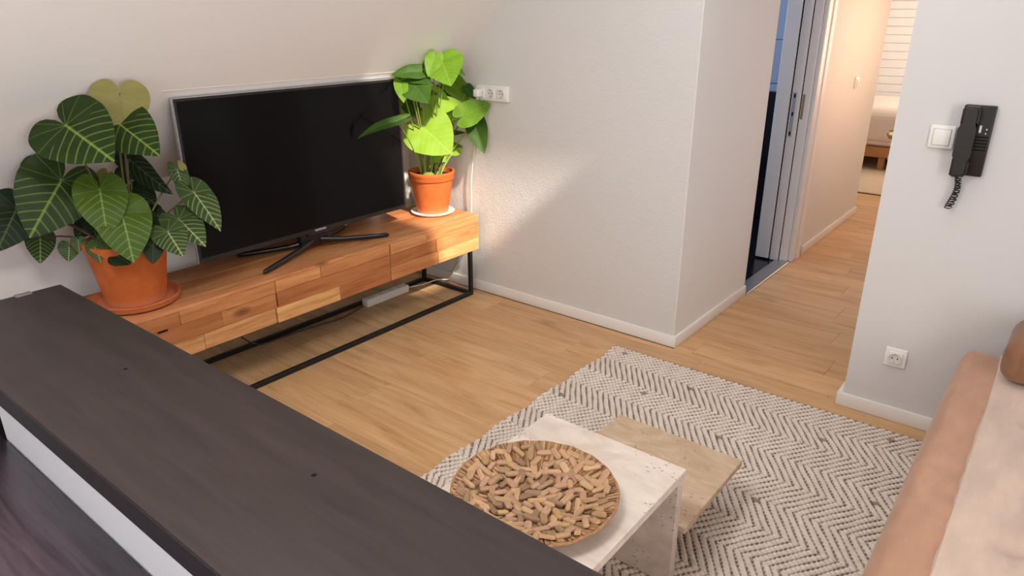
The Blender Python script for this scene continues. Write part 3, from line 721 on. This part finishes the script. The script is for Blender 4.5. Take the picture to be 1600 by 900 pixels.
MB().box((-.018, -.042, -.020), (.018, 0, .020), .007, 3).build('plug_body', M['white_plastic'], pg, True)
c0 = V((-2.573, YB-.050, 1.130))
cpts = catmull([c0, (-2.578, YB-.055, 1.06), (-2.600, YB-.03, .95), (-2.640, YB-.018, .80), (-2.660, YB-.018, .65), (-2.668, YB-.015, .48), (-2.685, YB-.015, .30), (-2.705, YB-.018, .25), (-2.75, YB-.022, .18), (-2.80, YB-.03, .09), (-2.83, YB-.05, .032), (-2.88, YB-.10, .030), (-2.93, 2.80, .012), (-2.95, 2.71, .02)], 6)
MB().tube([p-pg.location for p in cpts], .0035, 6).build('cable', M['cable'], pg, True)
ss = empty('power_strip', (-2.950, 2.54, 0), 'white power strip on the floor behind the wooden cabinet', 'power strip')
MB().box((-.025, -.16, 0), (.025, .16, .045), .006, 2).build('strip_body', M['white_plastic'], ss, True)
for k in range(4): MB().lathe([(0, .0), (.018, .0), (.018, .001), (0, .001)], 20).build('outlet', M['socket_in'], ss, loc=(0, -.11+k*.07, .0452))
tc = tag(MB().tube(catmull([(-2.95, 2.37, .010), (-2.92, 2.2, .005), (-2.95, 2.0, .005), (-2.965, 1.85, .005), (-2.96, 1.7, .02), (-2.96, 1.6, .12)], 8), .0035, 6).build('power_cable', M['gloss_black'], None, True), 'thin black cable trailing on the floor behind the wooden cabinet', 'cable')
s1 = empty('wall_socket', (-.381, 2.93, .273), 'single white wall socket low on the wall by the sofa', 'socket')
m1 = MB(); frame_plate(m1, .081, .081, .011); m1.build('cover_frame', M['white_plastic'], s1, True); socket_insert(s1, 0, -.011)
sw = empty('light_switch', (-.386, 2.93, 1.140), 'white rocker light switch beside the brown intercom', 'light switch')
m1 = MB(); frame_plate(m1, .081, .081, .011); m1.build('cover_frame', M['white_plastic'], sw, True)
box('gap', (-.0280, -.0115, -.0280), (.0280, -.010, .0280), M['gap'], sw)
rk = MB().box((-.0272, -.016, -.0272), (.0272, -.0105, .0272), .003, 3).build('rocker', M['white_plastic'], sw, True)
hs = empty('light_switch', (XH+.02, 5.58, 1.09), 'small white switch on the warm hall wall past the bathroom', 'light switch')
MB().box((0, -.04, -.04), (.012, .04, .04), .006, 3).build('cover_frame', M['white_plastic'], hs, True)
MB().box((.011, -.026, -.026), (.020, .026, .026), .003, 2).build('rocker', M['white_plastic'], hs, True)

ic = empty('intercom_phone', (-.288, 2.93, 1.138), 'dark brown wall intercom handset with a coiled cord', 'intercom')
MB().box((-.047, -.028, -.119), (.047, 0, .119), .004, 2).build('base_plate', M['intercom2'], ic, True)
for k in range(5): box('grille_slot', (.004, -.0288, -.030+k*.011), (.042, -.0272, -.0255+k*.011), M['hole'], ic)
box('button', (.010, -.034, .030), (.017, -.028, .055), M['white_plastic'], ic, .001)
box('symbol', (.030, -.0285, .040), (.034, -.0278, .045), M['white_logo'], ic); box('symbol', (.030, -.0285, .026), (.033, -.0278, .031), M['white_logo'], ic)
hp = [(-.046, -.116), (-.046, -.065), (-.040, -.050), (-.040, .045), (-.046, .060), (-.046, .108), (-.038, .117), (.000, .117), (.007, .108), (.007, .062), (-.002, .045), (-.002, -.050), (.006, -.068), (.006, -.108), (-.004, -.120), (-.036, -.122)]
hset = MB().prism(hp, 1, -.066, -.030); bmesh.ops.bevel(hset.bm, geom=[e for e in hset.bm.edges if abs(e.verts[0].co.y-e.verts[1].co.y) < 1e-6 and e.verts[0].co.y < -.06], offset=.008, segments=3, affect='EDGES')
hso = hset.build('handset', M['intercom'], ic, True)
for z0, z1 in ((-.118, -.068), (.062, .112)): MB().box((-.040, -.032, z0), (.0, -.027, z1), .002).build('ear_cup', M['intercom2'], hso)
coil = []
for i in range(290):
    t = i/289; a = t*2*PI*14
    cx_, cz_ = -.020-.004*t+.008*math.sin(t*4.2), -.122-.118*t
    coil.append((cx_+.0095*math.cos(a), -.030+.0095*math.sin(a), cz_))
MB().tube(coil, .0021, 5).build('coiled_cord', M['intercom2'], ic, True)
co2 = []
for i in range(130):
    t = i/129; a = t*2*PI*8
    co2.append((-.026+.012*math.sin(t*3.0)+.007*math.cos(a), -.014+.007*math.sin(a), -.240+.118*t))
MB().tube(co2, .0019, 5).build('coiled_cord', M['intercom2'], ic, True)

# ------------------------------------------------------------------ black board ledge in the foreground
BX0, BX1, BY0, BY1, BZ = -2.345, .05, .378, .731, .775
cb = empty('console_shelf', (-1.15, .55, 0), 'long black-brown board shelf on a white base', 'shelf')
def cp_(name, a, b, m, bev=0, par=cb, seg=1): return box(name, (a[0]+1.15, a[1]-.55, a[2]), (b[0]+1.15, b[1]-.55, b[2]), m, par, bev, seg)
top = cp_('top_board', (BX0, BY0, BZ-.055), (BX1, BY1, BZ), M['black_lam'], .003, cb, 2)
cp_('front_edge_band', (BX0+.002, BY0-.0015, BZ-.054), (BX1, BY0+.0005, BZ-.004), M['black_edge'], 0, top)
cp_('white_base', (-1.925, .402, .0), (BX1-.01, BY1-.02, BZ-.055), M['pale_paint'], .002)
cp_('end_leg', (BX0+.01, .402, 0), (BX0+.05, BY1-.02, BZ-.055), M['black_edge'], .002)
for x, y_ in ((-1.623, .595), (-.943, .615)): MB().lathe([(0, 0), (.0052, 0), (.0042, .0007), (0, .0008)], 12).build('screw_hole', M['hole'], top, loc=(x+1.15, y_-.55, BZ))
cl = MB().box((-.012, -.022, 0), (.012, .022, .006), .004, 2).build('end_clip', M['clip'], top, True, loc=(BX0+.012+1.15, .625-.55, BZ-.002))
lb = empty('low_bench', (-1.15, .1, 0), 'dark stained wooden bench below the white base of the shelf', 'bench')
box('bench_board', (-1.15, -.30, .525), (1.2, .298, .565), M['dark_wood'], lb, .004, 2)
for sx in (-1.05, 1.05): box('bench_leg', (sx-.02, -.26, 0), (sx+.02, .26, .525), M['dark_wood'], lb, .003)

# ------------------------------------------------------------------ woven rug (real ropes in a chevron)
def build_rug():
    x0, x1, y0, y1 = -1.572, .10, .84, 2.826; st_ = .0024
    nx, ny = int((x1-x0)/st_)+1, int((y1-y0)/st_)+1
    X, Y = np.meshgrid(np.linspace(x0, x1, nx), np.linspace(y0, y1, ny))
    pitch, half = .0285, .1455
    yy = (2.665-Y)/half; k = np.floor(yy); fr_ = yy-k
    tri = np.where(k % 2 == 0, 1-fr_, fr_)          # zigzag offset
    u = (X+tri*half*.68)/pitch                       # rope index coordinate
    wob = .05*np.sin(Y*61+np.floor(u)*2.1)+.04*np.sin(X*47+1.3)
    fu = (u+wob) % 1.0; iu = np.floor(u+wob)
    along = Y*1.21/.0165+iu*.37                      # beads along the rope
    h_r = np.sqrt(np.clip(1-((fu-.5)/.47)**2, 0, 1))
    tw = (along+(fu-.5)*.9) % 1.0
    bead = np.sqrt(np.clip(1-((tw-.5)/.54)**2, 0, 1))
    hgt = h_r*(.30+.70*bead)
    nz = rng.random((ny//6+2, nx//6+2)); nzf = np.kron(nz, np.ones((6, 6)))[:ny, :nx]
    hgt *= .92+.14*nzf
    # far binding and frayed side edge
    edge = np.clip((2.826-Y)/.018, 0, 1); hgt *= (.25+.75*edge)
    Z = .0015+.0120*hgt
    Xo = X.copy(); sh = .006*np.sin(Y*2*PI/.29+.8)+.003*np.sin(Y*2*PI/.0202)
    wgt = np.clip(1-(X-x0)/.08, 0, 1); Xo += sh*wgt
    steep = (k % 2 == 0)
    dash = np.clip((np.abs(tw-.5)-.10)/.16, 0, 1)
    gapw = np.clip((np.abs(fu-.5)-.33)/.08, 0, 1)
    col = np.clip(1-gapw*(.18+.82*dash)*np.where(steep, 1., .9)-.30*np.clip((np.abs(tw-.5)-.36)/.1, 0, 1), 0, 1)
    # a few brown slubs in the yarn
    cell = (iu.astype(int)*7919+np.floor(along/1.6).astype(int)*104729) % 997
    col *= np.where(cell < 5, .35, 1.0)
    col = np.where(edge < .8, .25, col)
    vs = np.stack([Xo.ravel(), Y.ravel(), Z.ravel()], 1)
    idx = np.arange(nx*ny).reshape(ny, nx)
    f = np.stack([idx[:-1, :-1].ravel(), idx[:-1, 1:].ravel(), idx[1:, 1:].ravel(), idx[1:, :-1].ravel()], 1)
    # skirt to the floor
    ring = np.concatenate([idx[0, :], idx[1:, -1], idx[-1, -2::-1], idx[-2:0:-1, 0]])
    sk = vs[ring].copy(); sk[:, 2] = .0005; base = len(vs); nR = len(ring); vs = np.concatenate([vs, sk])
    a = np.arange(nR); b = (a+1) % nR
    f = np.concatenate([f, np.stack([ring[a], base+a, base+b, ring[b]], 1)])
    me = bpy.data.meshes.new('rug')
    me.vertices.add(len(vs)); me.vertices.foreach_set('co', vs.astype(np.float32).ravel())
    me.loops.add(f.size); me.loops.foreach_set('vertex_index', f.astype(np.int32).ravel())
    me.polygons.add(len(f)); me.polygons.foreach_set('loop_start', np.arange(0, f.size, 4, dtype=np.int32))
    me.update(calc_edges=True); me.validate()
    at_ = me.attributes.new('weave', 'FLOAT', 'POINT')
    cc = np.concatenate([col.ravel(), np.full(nR, .3)]).astype(np.float32); at_.data.foreach_set('value', cc)
    smooth(me)
    return me
rug = tag(link('rug', build_rug(), M['rug']), 'cream and brown chunky chevron weave rug on the wooden floor', 'rug')

# ------------------------------------------------------------------ travertine tables
TZ = .400; RG = .0145
def tbl(name, loc, label): return empty(name, loc, label, 'table')
t1 = tbl('coffee_table', (-.865, 1.255, RG), 'pale travertine table with slab legs holding the driftwood bowl')
def t1p(n, a, b, bev=.002): return box(n, (a[0]+.865, a[1]-1.255, a[2]-RG), (b[0]+.865, b[1]-1.255, b[2]-RG), M['trav'], t1, bev)
t1p('table_top', (-1.097, .95, TZ-.028), (-.633, 1.556, TZ))
t1p('leg_panel', (-1.092, 1.526, RG), (-.638, 1.554, TZ-.028)); t1p('leg_panel', (-1.092, .955, RG), (-.638, .983, TZ-.028))
t2 = tbl('side_table', (-.85, 1.77, RG), 'low honey travertine slab table beside the taller pale one')
box('table_top', (-.227, -.205, .2-RG-.022), (.227, .213, .2-RG), M['trav2'], t2, .002)
box('leg_panel', (-.16, -.17, 0), (.06, -.14, .2-RG-.022), M['trav2'], t2, .002); box('leg_panel', (-.16, .12, 0), (.02, .15, .2-RG-.022), M['trav2'], t2, .002)

# ------------------------------------------------------------------ driftwood bowl
bc = V((-.868, 1.183, TZ))
bowl = empty('driftwood_bowl', bc, 'round shallow woven bowl lined with driftwood chips', 'bowl')
RB, HB = .206, .048
def bz_(r):   # inner height of the dish
    t = max(0, (r-.10)/(RB-.10)); return .012+(HB-.012)*(t**1.25)
prof = [(0, 0), (.12, 0), (RB-.006, HB-.010), (RB, HB-.004), (RB, HB), (RB-.006, HB), ]+[(r, bz_(r)) for r in (.19, .17, .15, .13, .11, .09)]+[(0, .011)]
MB().lathe(prof, 60).build('dish', M['reed'], bowl, True)
reeds = MB()
for k in range(300):
    a = 2*PI*(k+random.uniform(-.3, .3))/300; r0 = random.uniform(.10, .15); r1 = RB-random.uniform(.0, .004)
    pts = []
    for r in (r0, (r0+r1)/2, r1): pts.append((r*math.cos(a), r*math.sin(a), bz_(r)+.001+random.uniform(0, .002)))
    reeds.tube(pts, random.uniform(.0016, .0028), 5, False)
tag(reeds.build('reed_lining', M['reeds'], bowl), kind='stuff')
ring = MB().tube([(RB*math.cos(2*PI*k/64), RB*math.sin(2*PI*k/64), HB-.002+.0015*math.sin(k*1.9)) for k in range(65)], .0042, 6).build('rim_binding', M['reed'], bowl, True)
chips = []
for v in range(6):
    L, w, t = random.uniform(.038, .052), random.uniform(.0155, .020), random.uniform(.006, .009)
    tpr = random.uniform(.45, .8); ol = [(-L/2, -w*.30*tpr), (-L*.36, -w/2), (L*.34, -w/2*random.uniform(.8, 1)), (L/2, -w*.25*tpr), (L/2*.98, w*.30), (L*.33, w/2), (-L*.35, w/2*random.uniform(.8, 1)), (-L/2, w*.30)]
    mb = MB().prism(ol, 2, -t/2, t/2)
    bmesh.ops.bevel(mb.bm, geom=[e for e in mb.bm.edges if e.verts[0].co.z > 0 and e.verts[1].co.z > 0], offset=.0022, segments=1, affect='EDGES')
    chips.append(mb.mesh('wood_chip'))
placed = []
tries = 0
while len(placed) < 170 and tries < 9000:
    tries += 1
    r = RB*.89*math.sqrt(random.random()); a = random.uniform(0, 2*PI); x, y_ = r*math.cos(a), r*math.sin(a)
    if any((x-p[0])**2+(y_-p[1])**2 < (.0215 if tries < 6000 else .0175)**2 for p in placed): continue
    placed.append((x, y_, r, a))
for x, y_, r, a in placed:
    sl = math.atan2(bz_(r+.004)-bz_(r-.004), .008)
    th = random.uniform(0, PI)
    o = link('wood_chip', random.choice(chips), M['chip'], bowl)
    mt = Matrix.Translation((x, y_, bz_(r)+.0065+random.uniform(0, .006))) @ Matrix.Rotation(a, 4, 'Z') @ Matrix.Rotation(-sl*.85, 4, 'Y') @ Matrix.Rotation(th, 4, 'Z') @ Matrix.Rotation(random.uniform(-.28, .28), 4, 'Y') @ Matrix.Rotation(random.uniform(-.3, .3), 4, 'X')
    o.matrix_local = mt @ Matrix.Diagonal((random.uniform(.75, 1.12), random.uniform(.8, 1.1), 1, 1))
    k = random.choice([1.0, 1.1, 1.2, .95, 1.05, .62, .8]); o.color = (k, k*random.uniform(.95, 1.03), k*random.uniform(.9, 1.08), 1)

# ------------------------------------------------------------------ sofa with cream seat and tan edge
sf = empty('sofa_bed', (.42, 1.85, .0), 'low tan sofa bed with a cream seat top', 'sofa')
def soft(name, x0, x1, y0, y1, z0, z1, rad, m, parent, bumps=None, nx=40, ny=60, amp=.004, seed=0, zbias=None):
    """pillow-like slab: a grid top that rolls over at the edges"""
    from mathutils import noise
    mb = MB(); g = []
    for j in range(ny+1):
        rowv = []
        for i in range(nx+1):
            u = x0+(x1-x0)*i/nx; v = y0+(y1-y0)*j/ny
            du = min(u-x0, x1-u); dv = min(v-y0, y1-v)
            fu = 1-(1-min(du/rad, 1))**2; fv = 1-(1-min(dv/rad, 1))**2
            f = math.sqrt(max(fu, 0))*math.sqrt(max(fv, 0))
            z = z0+(z1-z0)*(.35+.65*f)
            nn = noise.noise(V((u*5+seed, v*3.5, seed)))*amp+noise.noise(V((u*17+seed, v*9, 3)))*amp*.35
            if bumps: nn += bumps(u, v)
            rowv.append(mb.bm.verts.new((u, v, z+nn)))
        g.append(rowv)
    for j in range(ny):
        for i in range(nx): mb.bm.faces.new((g[j][i], g[j][i+1], g[j+1][i+1], g[j+1][i]))
    per = g[0]+[g[j][nx] for j in range(1, ny+1)]+g[ny][nx-1::-1]+[g[j][0] for j in range(ny-1, 0, -1)]
    low = [mb.bm.verts.new((p.co.x, p.co.y, z0)) for p in per]; n = len(per)
    for k in range(n): mb.bm.faces.new((per[k], low[k], low[(k+1) % n], per[(k+1) % n]))
    mb.bm.faces.new(low)
    return mb.build(name, m, parent, True)
SZT = .425
def wr_tan(u, v):
    return .004*math.sin(v*38+9*math.sin(u*24))*max(0, 1-abs(u+.10+.42)/.12)
ox, oy = -.42, -1.85
soft('front_bolster', -.178+ox, .03+ox, .98+oy, 2.862+oy, .14, SZT-.002, .05, M['tan'], sf, lambda u, v: .0025*math.sin(v*31+6*math.sin(v*5)+u*40), 22, 120, .0025, 3)
def tuft(u, v):
    z = 0
    for tx, ty in ((.085-.42, 1.71-1.85), (.42-.42, 1.71-1.85), (.085-.42, 1.2-1.85), (.085-.42, 2.35-1.85)):
        d2 = (u-tx)**2+(v-ty)**2; z -= .020*math.exp(-d2/.0012)+.008*math.exp(-d2/.02)
    z -= .004*math.exp(-((v+.14)/.012)**2)*(1 if u > -.335 else 0)+.003*math.exp(-((u+.335)/.012)**2)*(1 if abs(v) < .62 else 0)
    return z
soft('seat_cushion', -.062+ox, .92+ox, .98+oy, 2.868+oy, .14, SZT+.006, .018, M['beige'], sf, tuft, 90, 140, .003, 11)
box('sofa_base', (-.15+ox, 1.0+oy, .04), (.92+ox, 2.84+oy, .16), M['tan2'], sf, .02, 3)
for lx in (-.08, .85):
    for ly in (1.08, 2.76): box('foot', (lx-.03+ox, ly-.03+oy, .0145), (lx+.03+ox, ly+.03+oy, .04), M['black_metal'], sf, .004)
cu = empty('bolster_cushion', (.22, 2.67, SZT+.012), 'brown bolster cushion lying on the cream seat by the wall', 'cushion')
cb_ = puff('cushion_body', (-.255, -.115, .004), (.26, .165, .150), M['tan2'], cu, .045, 5, .010, 9., 2)
rr = []
for cy_, cz_, a0 in ((.115, .100, 0), (-.065, .100, 90), (-.065, .054, 180), (.115, .054, 270)):
    for k in range(6):
        a = math.radians(a0+k*18); rr.append((-.207, cy_+.051*math.cos(a), cz_+.051*math.sin(a)))
MB().tube(rr+[rr[0]], .003, 6).build('piping', M['tan2'], cu, True)
